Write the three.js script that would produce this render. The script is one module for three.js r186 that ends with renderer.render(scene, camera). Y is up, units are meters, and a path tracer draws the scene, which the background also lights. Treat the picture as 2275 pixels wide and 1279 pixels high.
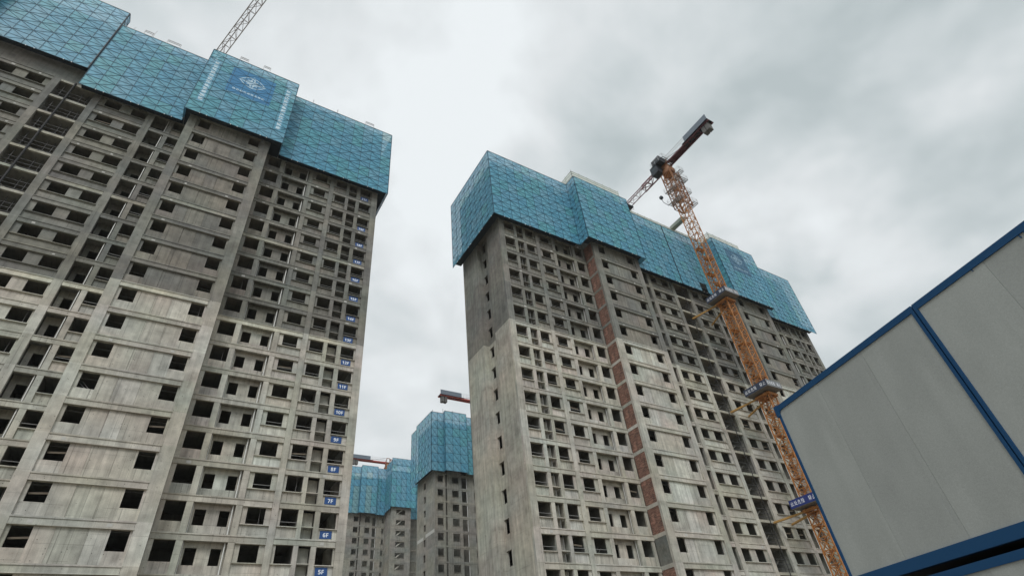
import * as THREE from 'three';
import { mergeGeometries } from 'three/addons/utils/BufferGeometryUtils.js';

// ---------------------------------------------------------------- camera
const F = 1202.228, PW = 2275, PH = 1279, EYE = 1.6;
const RT = new THREE.Vector3(0.853013, -0.09494891, 0.51317981);
const UP = new THREE.Vector3(-0.26347323, 0.7704566, 0.58049849);
const FW = new THREE.Vector3(0.45050047, 0.6303819, -0.632193);
const scene = new THREE.Scene();
const camera = new THREE.PerspectiveCamera(2 * Math.atan(PH / 2 / F) * 180 / Math.PI, 1024 / 575, 0.1, 2000);
camera.position.set(0, EYE, 0);
camera.quaternion.setFromRotationMatrix(new THREE.Matrix4().makeBasis(RT, UP, FW.clone().negate()));
camera.name = 'camera';
scene.add(camera);
const renderer = new THREE.WebGLRenderer();
renderer.toneMapping = THREE.LinearToneMapping;
renderer.toneMappingExposure = 1.0;
renderer.shadowMap.enabled = true;

// a photo pixel gives a direction; the wall it lies on gives the distance
function ray(px, py) {
  return new THREE.Vector3().addScaledVector(RT, (px - PW / 2) / F).addScaledVector(UP, -(py - PH / 2) / F).add(FW);
}
function onFront(px, py, D) { const d = ray(px, py); d.multiplyScalar(D / -d.z); d.y += EYE; return d; }
function pixelOf(x, y, z) {
  const p = new THREE.Vector3(x, y - EYE, z), k = p.dot(FW);
  return k < 0.1 ? [-9999, -9999] : [PW / 2 + F * p.dot(RT) / k, PH / 2 - F * p.dot(UP) / k];
}

// ---------------------------------------------------------------- random and noise
function rng(seed) { let a = seed >>> 0; return () => { a = (a + 0x6D2B79F5) | 0; let t = Math.imul(a ^ (a >>> 15), 1 | a); t = (t + Math.imul(t ^ (t >>> 7), 61 | t)) ^ t; return ((t ^ (t >>> 14)) >>> 0) / 4294967296; }; }
const rnd = rng(20240611);
function hash2(x, y, s) { let h = Math.imul(x, 374761393) ^ Math.imul(y, 668265263) ^ Math.imul(s, 1442695041); h = Math.imul(h ^ (h >>> 13), 1274126177); return ((h ^ (h >>> 16)) >>> 0) / 4294967296; }
function vnoise(x, y, s, wx = 0, wy = 0) {   // value noise; wx, wy wrap the lattice so that textures tile
  const xi = Math.floor(x), yi = Math.floor(y), fx = x - xi, fy = y - yi;
  const u = fx * fx * (3 - 2 * fx), v = fy * fy * (3 - 2 * fy);
  const m = (a, w) => w ? ((a % w) + w) % w : a;
  const x0 = m(xi, wx), x1 = m(xi + 1, wx), y0 = m(yi, wy), y1 = m(yi + 1, wy);
  const a = hash2(x0, y0, s), b = hash2(x1, y0, s), c = hash2(x0, y1, s), d = hash2(x1, y1, s);
  return a + (b - a) * u + (c - a) * v + (a - b - c + d) * u * v;
}
function fbm(x, y, s, o) { let t = 0, a = 0.5, n = 0; for (let i = 0; i < o; i++) { t += a * vnoise(x, y, s + i); n += a; a *= 0.5; x = x * 2.03 + 17.1; y = y * 2.03 + 9.7; } return t / n; }

// ---------------------------------------------------------------- sky: one closed layer of cloud, and the sun behind it
const SKY_W = 1536, SKY_H = 768;
{
  const data = new Float32Array(SKY_W * SKY_H * 4);
  const patches = [[1040, 30, 9, 0.16], [980, 270, 8, 0.18], [640, 130, 13, 0.10], [930, 560, 10, 0.06], [1440, 560, 7, 0.05], [1730, 420, 9, 0.08],
    [1330, 170, 9, -0.10], [1480, 260, 8, -0.05], [1980, 130, 16, -0.08], [2180, 330, 10, -0.04], [2050, 300, 8, 0.05], [1850, 560, 9, 0.06], [760, 20, 7, -0.03], [1130, 200, 6, 0.05], [880, 900, 10, 0.05], [1560, 40, 6, 0.02]]
    .map(([x, y, r, a]) => [ray(x, y).normalize(), r * Math.PI / 180, a]);
  const d = new THREE.Vector3();
  for (let j = 0; j < SKY_H; j++) {
    const el = ((j + 0.5) / SKY_H - 0.5) * Math.PI;
    for (let i = 0; i < SKY_W; i++) {
      const az = ((i + 0.5) / SKY_W - 0.5) * 2 * Math.PI;
      d.set(Math.cos(el) * Math.cos(az), Math.sin(el), Math.cos(el) * Math.sin(az));
      const h = Math.max(d.y, 0.0) + 0.45, px = d.x / h * 1.35, pz = d.z / h * 1.35;
      const wx = fbm(px * 1.6 + 3, pz * 1.6, 5, 4) - 0.5, wz = fbm(px * 1.6, pz * 1.6 + 8, 9, 4) - 0.5;
      const n = fbm(px * 2.3 + wx * 0.9, pz * 2.3 + wz * 0.9, 21, 6) - 0.5, n2 = fbm(px * 7 + wx * 1.6, pz * 7 + wz * 1.6, 41, 6) - 0.5;
      let L = 0.695 + 0.30 * n + 0.36 * n2;
      for (const [p, r, a] of patches) { const k = Math.acos(Math.min(1, p.dot(d))) / r; if (k < 3) L += a * Math.exp(-k * k) * (1 + 1.2 * n); }
      L = Math.min(0.90, Math.max(0.55, L));
      const warm = Math.min(1, Math.max(0, (L - 0.48) / 0.3)), o = (j * SKY_W + i) * 4;
      data[o] = L * (0.865 + 0.085 * warm); data[o + 1] = L * 1.0; data[o + 2] = L * (1.035 - 0.01 * warm); data[o + 3] = 1;
    }
  }
  const sky = new THREE.DataTexture(data, SKY_W, SKY_H, THREE.RGBAFormat, THREE.FloatType);
  sky.mapping = THREE.EquirectangularReflectionMapping;
  sky.magFilter = sky.minFilter = THREE.LinearFilter;
  sky.needsUpdate = true;
  scene.background = sky;
  scene.environment = sky;
}
const sun = new THREE.DirectionalLight(new THREE.Color(1, 0.985, 0.955), 1.5);
sun.position.set(-46 + 35, 68, 62 - 45);
sun.target.position.set(35, 0, -45);
sun.castShadow = true;
sun.shadow.radius = 40;
sun.shadow.mapSize.set(4096, 4096);
Object.assign(sun.shadow.camera, { left: -130, right: 130, top: 130, bottom: -130, near: 1, far: 400 });
sun.name = 'sun'; sun.target.name = 'sun_target';
scene.add(sun, sun.target);

// ---------------------------------------------------------------- textures
function tex(w, h, fn, srgb = true) {
  const a = new Uint8Array(w * h * 4);
  for (let j = 0; j < h; j++) for (let i = 0; i < w; i++) {
    const c = fn(i, j), o = (j * w + i) * 4;
    a[o] = Math.max(0, Math.min(255, c[0])); a[o + 1] = Math.max(0, Math.min(255, c[1])); a[o + 2] = Math.max(0, Math.min(255, c[2])); a[o + 3] = 255;
  }
  const t = new THREE.DataTexture(a, w, h);
  t.wrapS = t.wrapT = THREE.RepeatWrapping; t.magFilter = THREE.LinearFilter; t.minFilter = THREE.LinearFilter;
  if (srgb) t.colorSpace = THREE.SRGBColorSpace;
  t.needsUpdate = true;
  return t;
}
const TILE = 16;   // metres covered by one concrete texture
function concreteMap(seed, boards) {
  const N = 1024, r = rng(seed);
  // board or sheet joints of the formwork, tie holes, run marks and mortar smears, all in metres
  const joints = []; for (let x = 0; x < TILE;) { x += 0.34 + r() * (r() < 0.5 ? 1.2 : 0.3); joints.push([x, 0.008 + r() * 0.018, 0.6 + r() * 0.3]); }
  const jrow = new Float32Array(N).fill(1);
  for (const [x, w, k] of joints) for (let i = -3; i <= 3; i++) { const c = Math.round(x / TILE * N) + i; const dd = Math.abs(c / N * TILE - x); if (dd < w + 0.012) jrow[((c % N) + N) % N] = Math.min(jrow[((c % N) + N) % N], k); }
  const jcol = new Float32Array(N).fill(1); for (let y = 0; y < TILE;) { y += 0.6 + r() * 1.6; const c = Math.round(y / TILE * N) % N, k = 0.72 + r() * 0.16; jcol[c] = k; jcol[(c + 1) % N] = (1 + k) / 2; }
  const holes = []; for (let i = 0; i < 240; i++) holes.push([r() * N, r() * N, 0.9 + r() * 1.1]);
  const spots = new Float32Array(N * N);
  for (const [hx, hy, hr] of holes) for (let y = -3; y <= 3; y++) for (let x = -3; x <= 3; x++) if (x * x + y * y < hr * hr) spots[(((hy | 0) + y + N) % N) * N + (((hx | 0) + x + N) % N)] = 1;
  return tex(N, N, (i, j) => {
    const x = i / N * TILE, y = j / N * TILE;
    const big = vnoise(x / 4, y / 4, seed, 4, 4) * 0.6 + vnoise(x / 2, y / 2, seed + 1, 8, 8) * 0.4;
    const mid = vnoise(x * 1.5, y * 1.5, seed + 2, 24, 24) * 0.6 + vnoise(x * 4, y * 4, seed + 3, 64, 64) * 0.4;
    const run = vnoise(x * 5, y * 0.375, seed + 4, 80, 6) * 0.6 + vnoise(x * 14, y * 0.75, seed + 5, 224, 12) * 0.4;
    const fine = hash2(i, j, seed + 6);
    let v = 208 + (big - 0.5) * 26 + (mid - 0.5) * 44 + (run - 0.5) * (boards ? 42 : 30) + (fine - 0.5) * 30;
    const blot = vnoise(x * 0.9, y * 0.9, seed + 9, 15, 15); if (blot > 0.78) v -= (blot - 0.78) * 120;
    const band = vnoise(x / 2, y / 1, seed + 11, 8, 16);
    if (boards || band > 0.5) v *= jrow[i] + (1 - jrow[i]) * (1 - (boards ? 0.9 : 0.5) * vnoise(x, y * 0.6, seed + 12, 16, 10));
    v *= jcol[j] + (1 - jcol[j]) * (vnoise(x * 0.8, y * 3, seed + 14, 13, 48) > 0.45 ? 0.25 : 1);
    if (spots[j * N + i]) v *= 0.42;
    const hue = vnoise(x / 2.66, y / 2, seed + 7, 6, 8) - 0.5, hue2 = vnoise(x / 3.2, y / 3.2, seed + 8, 5, 5) - 0.5;
    return [v * (1.0 + hue * 0.05), v * (0.995 + hue2 * 0.035), v * (0.975 - hue * 0.03)];
  });
}
const mapWall = concreteMap(101, false), mapBoard = concreteMap(202, true);
const mapNet = tex(256, 256, (i, j) => { const v = 225 + (vnoise(i / 16, j / 16, 3, 16, 16) - 0.5) * 40 + (hash2(i, j, 4) - 0.5) * 26; return [v, v, v]; });
const mapPanelSheet = tex(512, 512, (i, j) => { const v = 222 + (hash2(i, j, 5) - 0.5) * 26 + (vnoise(i / 3, j / 3, 6, 0, 0) - 0.5) * 12 + (vnoise(i / 40, j / 128, 8, 12.8 | 0, 4) - 0.5) * 12; return [v, v, v]; });
const mapDirt = tex(512, 512, (i, j) => { const v = 175 + (vnoise(i / 64, j / 64, 61, 8, 8) - 0.5) * 90 + (vnoise(i / 8, j / 8, 62, 64, 64) - 0.5) * 50 + (hash2(i, j, 63) - 0.5) * 40; return [v, v * 0.96, v * 0.88]; });
const mapBrick = tex(1024, 1024, (i, j) => {   // 4 m square, courses far too small to be told apart from the ground
  const y = j / 1024 * 4, row = Math.floor(y / 0.0625), x = i / 1024 * 4 + (row % 2) * 0.125, col = Math.floor(x / 0.25), fx = x / 0.25 - col, fy = y / 0.0625 - row;
  const patch = vnoise(i / 100, j / 128, 71, 0, 8);
  if (fx < 0.05 || fy < 0.17) return [118, 108, 98];
  const t = hash2(col % 16, row % 64, 72), k = 0.7 + t * 0.45 + (patch - 0.5) * 0.4;
  return [130 * k, (82 + 14 * t) * k, (70 + 12 * t) * k];
});
const mapRust = tex(256, 256, (i, j) => { const n = vnoise(i / 16, j / 16, 81, 16, 16) * 0.6 + vnoise(i / 4, j / 4, 82, 64, 64) * 0.4; const k = n > 0.62 ? 0.6 : 0.85 + n * 0.25; return [235 * k, 225 * k, 215 * k]; });

// ---------------------------------------------------------------- materials
function mat(r, g, b, o = {}) { const m = new THREE.MeshStandardMaterial({ roughness: 0.9, metalness: 0, ...o }); m.color.setRGB(r, g, b); return m; }
const concrete = (r, g, b, map = mapWall) => mat(r / 0.6, g / 0.6, b / 0.6, { map, roughness: 0.93, bumpMap: map, bumpScale: 0.012 });
const LIGHT = [[0.408, 0.399, 0.366], [0.438, 0.43, 0.398], [0.41, 0.395, 0.372], [0.386, 0.389, 0.354], [0.465, 0.46, 0.432], [0.36, 0.353, 0.322]].map(c => concrete(...c));
const DARK = [[0.185, 0.186, 0.177], [0.208, 0.208, 0.196], [0.162, 0.164, 0.16], [0.222, 0.22, 0.204], [0.182, 0.186, 0.172]].map(c => concrete(...c));
const LIGHTB = [[0.44, 0.433, 0.398], [0.395, 0.39, 0.36], [0.435, 0.413, 0.384], [0.50, 0.496, 0.47]].map(c => concrete(...c, mapBoard));
const DARKB = [[0.20, 0.195, 0.178], [0.225, 0.215, 0.195], [0.18, 0.178, 0.168]].map(c => concrete(...c, mapBoard));
const ENDL = [[0.385, 0.376, 0.34], [0.40, 0.39, 0.353], [0.375, 0.368, 0.336]].map(c => concrete(...c, mapBoard)), ENDD = [[0.185, 0.183, 0.172], [0.178, 0.177, 0.168]].map(c => concrete(...c, mapBoard));
const M = {
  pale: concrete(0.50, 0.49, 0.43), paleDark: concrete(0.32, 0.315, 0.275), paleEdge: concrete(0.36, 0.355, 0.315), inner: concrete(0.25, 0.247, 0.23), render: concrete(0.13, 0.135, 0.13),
  brick: mat(1.0, 1.0, 1.0, { map: mapBrick, roughness: 0.95 }),
  patch: mat(0.50, 0.495, 0.47), pipe: mat(0.72, 0.72, 0.70, { roughness: 0.4 }), rail: mat(0.22, 0.22, 0.215, { roughness: 0.5 }),
  darkSteel: mat(0.030, 0.035, 0.045, { roughness: 0.6 }), deck: mat(0.028, 0.042, 0.058, { roughness: 0.7 }), brace: mat(0.010, 0.072, 0.118, { roughness: 0.6 }),
  clip: mat(0.75, 0.76, 0.78), hoop: mat(0.66, 0.67, 0.69, { roughness: 0.5 }),
  orange: mat(0.68, 0.31, 0.095, { map: mapRust, roughness: 0.55 }), ochre: mat(0.40, 0.19, 0.09, { map: mapRust, roughness: 0.6 }), yellow: mat(0.55, 0.32, 0.10, { roughness: 0.6 }),
  maroon: mat(0.12, 0.035, 0.045, { roughness: 0.55 }), red: mat(0.48, 0.09, 0.07, { roughness: 0.55 }), jib: mat(0.26, 0.15, 0.16, { roughness: 0.55 }), jibPale: mat(0.52, 0.49, 0.50, { roughness: 0.55 }),
  grey: mat(0.15, 0.18, 0.22, { roughness: 0.6 }), block: mat(0.13, 0.125, 0.12, { roughness: 0.9 }), cabGlass: mat(0.03, 0.04, 0.05, { roughness: 0.12 }), cabBody: mat(0.42, 0.43, 0.43, { roughness: 0.5 }),
  blue: mat(0.0015, 0.055, 0.155, { roughness: 0.8 }), navy: mat(0.02, 0.03, 0.11, { roughness: 0.6 }), black: mat(0.01, 0.01, 0.01),
  guard: mat(0.62, 0.66, 0.50, { transparent: true, opacity: 0.24, side: THREE.DoubleSide }), guardBar: mat(0.36, 0.40, 0.34, { roughness: 0.6 }),
  dirt: mat(0.27 / 0.45, 0.25 / 0.45, 0.22 / 0.45, { map: mapDirt, roughness: 1 }), grating: mat(0.16, 0.15, 0.14, { roughness: 0.7 }), prop: mat(0.17, 0.165, 0.16, { roughness: 0.5 }), timber: mat(0.15, 0.125, 0.095), tube: mat(0.05, 0.05, 0.052, { roughness: 0.6 }), cable: mat(0.02, 0.02, 0.022, { roughness: 0.7 })
};
const netTint = (r, g, b, op) => mat(r / 0.75, g / 0.75, b / 0.75, { map: mapNet, roughness: 0.45, transparent: true, opacity: op, side: THREE.DoubleSide });
const NET = [[0.135, 0.43, 0.60], [0.125, 0.41, 0.59], [0.15, 0.445, 0.61], [0.13, 0.44, 0.56], [0.18, 0.45, 0.61], [0.145, 0.42, 0.60], [0.14, 0.455, 0.555]].map(c => netTint(...c, 0.62));
const NETPALE = [netTint(0.26, 0.50, 0.56, 0.55)];
const CABIN = [[0.38, 0.403, 0.394], [0.352, 0.373, 0.366], [0.366, 0.388, 0.38]].map(c => mat(c[0] / 0.74, c[1] / 0.74, c[2] / 0.74, { map: mapPanelSheet, roughness: 0.55, bumpMap: mapPanelSheet, bumpScale: 0.0012 }));
const pick = (list, a, b = 0, c = 0) => list[Math.floor(hash2(Math.round(a * 7), Math.round(b * 13), 31 + c) * list.length) % list.length];

// ---------------------------------------------------------------- builders
const used = {};
const numbered = n => { used[n] = (used[n] || 0) + 1; return used[n] === 1 ? n : n + '_' + String(used[n] - 1).padStart(3, '0'); };
function shade(m) { m.castShadow = true; m.receiveShadow = true; return m; }
function thing(name, label, category, [x, y, z] = [0, 0, 0], group) {
  const g = new THREE.Group(); g.name = numbered(name); g.position.set(x, y, z);
  g.userData = { label, category }; if (group) g.userData.group = group;
  scene.add(g); return g;
}
function mesh(name, geo, m, parent) { const o = shade(new THREE.Mesh(geo, m)); o.name = name; parent.add(o); return o; }
// a box between two corners given in the world, kept relative to org; texture coordinates in metres over TILE
function boxGeo(x0, x1, y0, y1, z0, z1, org = { x: 0, y: 0, z: 0 }, tile = TILE, off = 0) {
  if (x0 > x1) [x0, x1] = [x1, x0];
  const p = [], n = [], uv = [], ix = [];
  const face = (a, b, c, d, nx, ny, nz) => {
    const k = p.length / 3;
    for (const v of [a, b, c, d]) {
      p.push(v[0] - org.x, v[1] - org.y, v[2] - org.z); n.push(nx, ny, nz);
      uv.push(((nx ? v[2] : v[0]) + off) / tile, ((ny ? v[2] : v[1]) + off * 0.37) / tile);
    }
    ix.push(k, k + 1, k + 2, k, k + 2, k + 3);
  };
  face([x0, y0, z1], [x1, y0, z1], [x1, y1, z1], [x0, y1, z1], 0, 0, 1);
  face([x1, y0, z0], [x0, y0, z0], [x0, y1, z0], [x1, y1, z0], 0, 0, -1);
  face([x1, y0, z1], [x1, y0, z0], [x1, y1, z0], [x1, y1, z1], 1, 0, 0);
  face([x0, y0, z0], [x0, y0, z1], [x0, y1, z1], [x0, y1, z0], -1, 0, 0);
  face([x0, y1, z1], [x1, y1, z1], [x1, y1, z0], [x0, y1, z0], 0, 1, 0);
  face([x0, y0, z0], [x1, y0, z0], [x1, y0, z1], [x0, y0, z1], 0, -1, 0);
  const g = new THREE.BufferGeometry();
  g.setAttribute('position', new THREE.Float32BufferAttribute(p, 3));
  g.setAttribute('normal', new THREE.Float32BufferAttribute(n, 3));
  g.setAttribute('uv', new THREE.Float32BufferAttribute(uv, 2));
  g.setIndex(ix);
  return g;
}
const YUP = new THREE.Vector3(0, 1, 0);
function bar(a, b, w, w2 = w) {
  const A = new THREE.Vector3(...a), B = new THREE.Vector3(...b), d = B.clone().sub(A), L = d.length();
  const g = new THREE.BoxGeometry(w, L, w2);
  g.applyQuaternion(new THREE.Quaternion().setFromUnitVectors(YUP, d.normalize()));
  g.translate((a[0] + b[0]) / 2, (a[1] + b[1]) / 2, (a[2] + b[2]) / 2);
  return g;
}
function pipe(a, b, r, seg = 8) {
  const A = new THREE.Vector3(...a), B = new THREE.Vector3(...b), d = B.clone().sub(A), L = d.length();
  const g = new THREE.CylinderGeometry(r, r, L, seg);
  g.applyQuaternion(new THREE.Quaternion().setFromUnitVectors(YUP, d.normalize()));
  g.translate((a[0] + b[0]) / 2, (a[1] + b[1]) / 2, (a[2] + b[2]) / 2);
  return g;
}
const merge = l => mergeGeometries(l.map(g => g.index ? g.toNonIndexed() : g));

// ---------------------------------------------------------------- ground
{
  const g = new THREE.PlaneGeometry(1400, 1400, 1, 1); g.rotateX(-Math.PI / 2);
  const uv = g.attributes.uv; for (let i = 0; i < uv.count; i++) uv.setXY(i, uv.getX(i) * 110, uv.getY(i) * 110);
  const o = shade(new THREE.Mesh(g, M.dirt)); o.name = 'ground'; o.userData.kind = 'structure'; scene.add(o);
}

// ---------------------------------------------------------------- the two near towers: one plan, mirrored in the middle
const LEN = 70.84, FH = 2.95;
function tower(o) {
  const X = s => o.x0 + o.dir * s, g = thing('tower_block', o.label, 'building', [X(LEN / 2), 0, -o.D], o.group), org = g.position;
  const fl = n => o.fl5 + (n - 5) * FH;
  const seen = (s, y, ou) => { const [px, py] = pixelOf(X(s), y, -o.D + ou); return px > -320 && px < 2600 && py > -260 && py < 1560; };
  const B = (parent, name, s0, s1, y0, y1, o0, o1, m, always) => {
    if (!always && !seen((s0 + s1) / 2, (y0 + y1) / 2, o1)) return null;
    return mesh(name, boxGeo(X(s0), X(s1), y0, y1, -o.D + o0, -o.D + o1, org, TILE, o.off), m, parent);
  };
  const bot = fl(o.nLo), topY = fl(o.nHi + 1);
  // what stands inside: rear wall, spine, cross walls, the plain lower storeys, the raw storeys under the screens
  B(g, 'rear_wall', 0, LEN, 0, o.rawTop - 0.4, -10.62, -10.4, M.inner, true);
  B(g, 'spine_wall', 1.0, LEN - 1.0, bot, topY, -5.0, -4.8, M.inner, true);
  B(g, 'lower_storeys', 0, LEN, 0, bot - 0.03, -10.35, -0.02, LIGHT[0], true);
  B(g, 'lower_bay', 15.0, 24.2, 0, bot - 0.03, 0, 1.98, LIGHT[1], true);
  B(g, 'lower_bay', LEN - 24.2, LEN - 15.0, 0, bot - 0.03, 0, 1.98, LIGHT[1], true);
  B(g, 'raw_storeys', 0.05, LEN - 0.05, topY + 0.02, o.rawTop, -10.35, -0.05, DARK[0], true);
  B(g, 'raw_bay', 15.05, 24.15, topY + 0.02, o.rawTop + (o.bayRaise || 0), -0.02, 1.95, DARK[1], true);
  B(g, 'raw_bay', LEN - 24.15, LEN - 15.05, topY + 0.02, o.rawTop + (o.bayRaise || 0), -0.02, 1.95, DARK[1], true);
  for (const half of [0, 1]) for (const s of [2.68, 4.15, 6.32, 9.2, 12.9, 15.12, 19.6, 24.08, 25.88, 28.0, 30.5, 33.42]) {
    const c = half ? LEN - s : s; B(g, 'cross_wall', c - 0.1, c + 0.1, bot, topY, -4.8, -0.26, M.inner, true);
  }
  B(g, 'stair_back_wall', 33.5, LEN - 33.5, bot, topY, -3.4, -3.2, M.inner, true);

  for (let n = o.nLo; n <= o.nHi; n++) {
    const y = fl(n), lit = n <= o.light, t = (s, k = 0) => pick(lit ? LIGHT : DARK, s, n, k + o.off), tb = (s, k = 0) => pick(lit ? LIGHTB : DARKB, s, n, k + o.off);
    const slab = B(g, 'floor_slab', 1.0, LEN - 1.0, y + 2.80, y + 2.92, -10.39, -0.27, M.inner, true);
    const mBeam = k => o.pale.includes(n) ? (lit ? M.pale : M.paleDark) : t(k, 3);
    for (const half of [0, 1]) {
      const f = s => half ? LEN - s : s;
      const b = (name, s0, s1, y0, y1, o0, o1, m) => B(slab, name, f(s0), f(s1), y + y0, y + y1, o0, o1, m);
      // beams with the drip edge of the slab
      const beam = (s0, s1, ou) => { b('beam', s0, s1, 2.42, 2.85, ou - 0.24, ou + 0.025, mBeam(s0)); b('slab_edge', s0, s1, 2.85, 2.95, ou - 0.24, ou + 0.085, t(s0, 9)); };
      beam(0.84, 6.03, 0); beam(6.62, 15.0, 0); beam(24.2, 27.63, 0); beam(28.37, 33.07, 0);
      b('bay_beam', 16.1, 23.3, 2.42, 2.84, 1.72, 2.04, mBeam(16)); b('bay_slab_edge', 16.05, 23.35, 2.84, 2.95, 1.72, 2.10, t(16, 8)); b('bay_drip', 16.05, 23.35, 2.36, 2.42, 1.72, 2.10, t(17, 8));
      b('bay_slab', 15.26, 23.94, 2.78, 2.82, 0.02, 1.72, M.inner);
      // piers that run through, storey by storey
      b('main_pier', 0, 0.82, 0, 2.95, -0.25, 0.05, t(0.4)); b('main_pier', 6.05, 6.6, 0, 2.95, -0.25, 0.055, t(6.3)); b('main_pier', 27.65, 28.35, 0, 2.95, -0.25, 0.055, t(28)); b('main_pier', 33.08, 33.75, 0, 2.95, -0.25, 0.055, t(33.4));
      b('bay_pier', 15.02, 16.08, 0, 2.95, 1.74, 2.05, t(15.5)); b('bay_pier', 23.32, 24.18, 0, 2.95, 1.74, 2.05, t(23.7));
      // piers between the beams
      for (const [s0, s1] of [[2.45, 2.9], [3.95, 4.35], [8.95, 9.45], [12.65, 13.15], [25.65, 26.1], [29.95, 31.05]]) b('pier', s0, s1, s0 > 29 ? 0.93 : 0, 2.42, s0 > 29 ? -0.24 : -0.25, s0 > 29 ? -0.12 : 0, t(s0, 1));
      b('end_pier', 14.62, 15.0, 0, 2.42, -0.25, -0.05, t(14.8, 1));
      // wall under and beside the windows
      for (const [s0, s1] of [[0.82, 2.45], [4.35, 6.05], [6.6, 8.95], [13.15, 14.62], [24.2, 25.65], [28.35, 33.08]]) b('spandrel', s0, s1, 0, 0.88, -0.24, -0.12, s0 > 28 ? t(s0, 2) : tb(s0, 2));
      for (const [s0, s1] of [[0.82, 0.97], [5.75, 6.05], [6.6, 7.05], [8.5, 8.95], [28.35, 28.5], [32.55, 33.08], [24.2, 24.42]]) b('jamb', s0, s1, 0.93, 2.42, -0.24, -0.125, t(s0, 4));
      for (const [s0, s1] of [[0.84, 2.46], [4.3, 6.03], [6.62, 8.93], [24.22, 25.66], [28.4, 33.0]]) b('sill', s0, s1, 0.88, 0.95, -0.24, 0.06, t(s0, 5));
      for (const [s0, s1] of [[0.84, 2.46], [6.62, 8.93], [28.4, 33.0]]) b('head_drip', s0, s1, 2.35, 2.418, -0.24, 0.07, t(s0, 6));
      for (const [s0, s1] of [[0.97, 2.45], [4.35, 5.75], [7.05, 8.5], [24.42, 25.65]]) if (hash2(n, s0 * 10 | 0, 77 + o.off) < 0.8) b('window_rail', s0, s1, 1.32, 1.36, -0.16, -0.12, M.rail);
      // props, boards and poles left standing in some openings
      for (const [s0, s1, ou] of [[0.97, 2.45, 0], [4.35, 5.75, 0], [7.05, 8.5, 0], [13.2, 14.6, 0], [24.42, 25.65, 0], [28.5, 29.95, 0], [31.05, 32.55, 0], [16.24, 17.43, 2], [21.85, 23.05, 2]]) {
        const k = hash2(n, s0 * 10 | 0, 301 + half + o.off); if (k > 0.22 || !seen(f(s0), y + 1, 0)) continue;
        const at = s0 + (s1 - s0) * (0.2 + 2 * k), P = (a, yy, zz) => [X(f(a)) - org.x, y + yy, ou + zz];
        if (k < 0.1) mesh('prop', pipe(P(at, 0.05, -0.75), P(at, 2.78, -0.75), 0.035, 6), M.prop, slab);
        else if (k < 0.125) { mesh('leaning_pole', pipe(P(s0 + 0.2, 0.9, -0.5), P(s0 + 0.9 + k, 1.7 + k, -0.9), 0.03, 6), M.prop, slab); mesh('leaning_pole', pipe(P(s0 + 0.45, 0.9, -0.45), P(s0 + 1.1 + k, 1.55 + k, -0.8), 0.028, 6), M.prop, slab); }
        else if (k > 0.17) mesh('loose_board', bar(P(s0 + 0.05, 1.5 + k, -0.4), P(s1 - 0.05, 1.42 + k, -0.42), 0.14, 0.03), M.timber, slab);
      }
      // niche for the air conditioners
      b('niche_back', 2.88, 3.97, 0, 2.42, -0.95, -0.8, t(3.4, 1)); b('niche_shelf', 2.9, 3.95, 0.98, 1.06, -0.8, -0.06, t(3.4, 5));
      if (o.nichePipe) b('niche_pipe', 3.45, 3.50, 0, 2.42, -0.35, -0.30, M.rail);
      // balcony: rear wall with two door-high openings
      const bw = -0.65, holes = [[9.76, 10.52], [11.54, 12.37]];
      b('balcony_spandrel', 9.3, 12.8, 0, 0.8, bw - 0.15, bw, tb(11, 1)); b('balcony_lintel', 9.3, 12.8, 2.06, 2.8, bw - 0.15, bw, t(11, 2));
      b('balcony_wall', 9.3, holes[0][0], 0.8, 2.06, bw - 0.15, bw, t(9.5, 3)); b('balcony_wall', holes[0][1], holes[1][0], 0.8, 2.06, bw - 0.15, bw, tb(11, 3)); b('balcony_wall', holes[1][1], 12.8, 0.8, 2.06, bw - 0.15, bw, t(12.6, 3));
      for (const [s, r] of [[9.62, 0.055], [12.58, 0.028]]) if (slab && seen(f(s), y + 1, 0)) mesh('drain_pipe', pipe([X(f(s)) - org.x, y + 0.02, -0.3], [X(f(s)) - org.x, y + 2.42, -0.3], r), M.pipe, slab);
      // small balcony beside the bay
      const b2 = -1.4;
      b('balcony_spandrel', 25.98, 27.8, 0, 0.85, b2 - 0.15, b2, t(27, 1)); b('balcony_lintel', 25.98, 27.8, 2.05, 2.8, b2 - 0.15, b2, t(27, 2));
      b('balcony_wall', 25.98, 26.62, 0.85, 2.05, b2 - 0.15, b2, t(26, 3)); b('balcony_wall', 27.36, 27.8, 0.85, 2.05, b2 - 0.15, b2, t(27.6, 3));
      if (seen(f(26.25), y + 1, 0)) mesh('drain_pipe', pipe([X(f(26.25)) - org.x, y + 0.02, -0.2], [X(f(26.25)) - org.x, y + 2.42, -0.2], 0.045), M.pipe, slab);
      // bay front: two windows and three formed panels between them
      b('bay_spandrel', 16.08, 17.43, 0, 0.95, 1.70, 1.88, tb(16, 5)); b('bay_spandrel', 21.85, 23.32, 0, 0.95, 1.70, 1.88, tb(22, 5));
      b('bay_jamb', 16.08, 16.24, 0.95, 2.36, 1.70, 1.89, t(16, 6)); b('bay_jamb', 23.05, 23.32, 0.95, 2.36, 1.70, 1.89, t(23, 6));
      const cut = [17.43, 18.95 + (hash2(n, 3, 5) - 0.5) * 0.5, 20.4 + (hash2(n, 4, 5) - 0.5) * 0.5, 21.85];
      for (let k = 0; k < 3; k++) b('formed_panel', cut[k] + (k ? 0.008 : 0), cut[k + 1] - (k < 2 ? 0.008 : 0), 0, 2.36, 1.72, 1.865 + 0.05 * hash2(n, k, 15 + half), tb(cut[k], 7 + k));
      // side walls of the bay: brick between the slabs
      const brickM = o.plastered === n ? M.render : M.brick;
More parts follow.
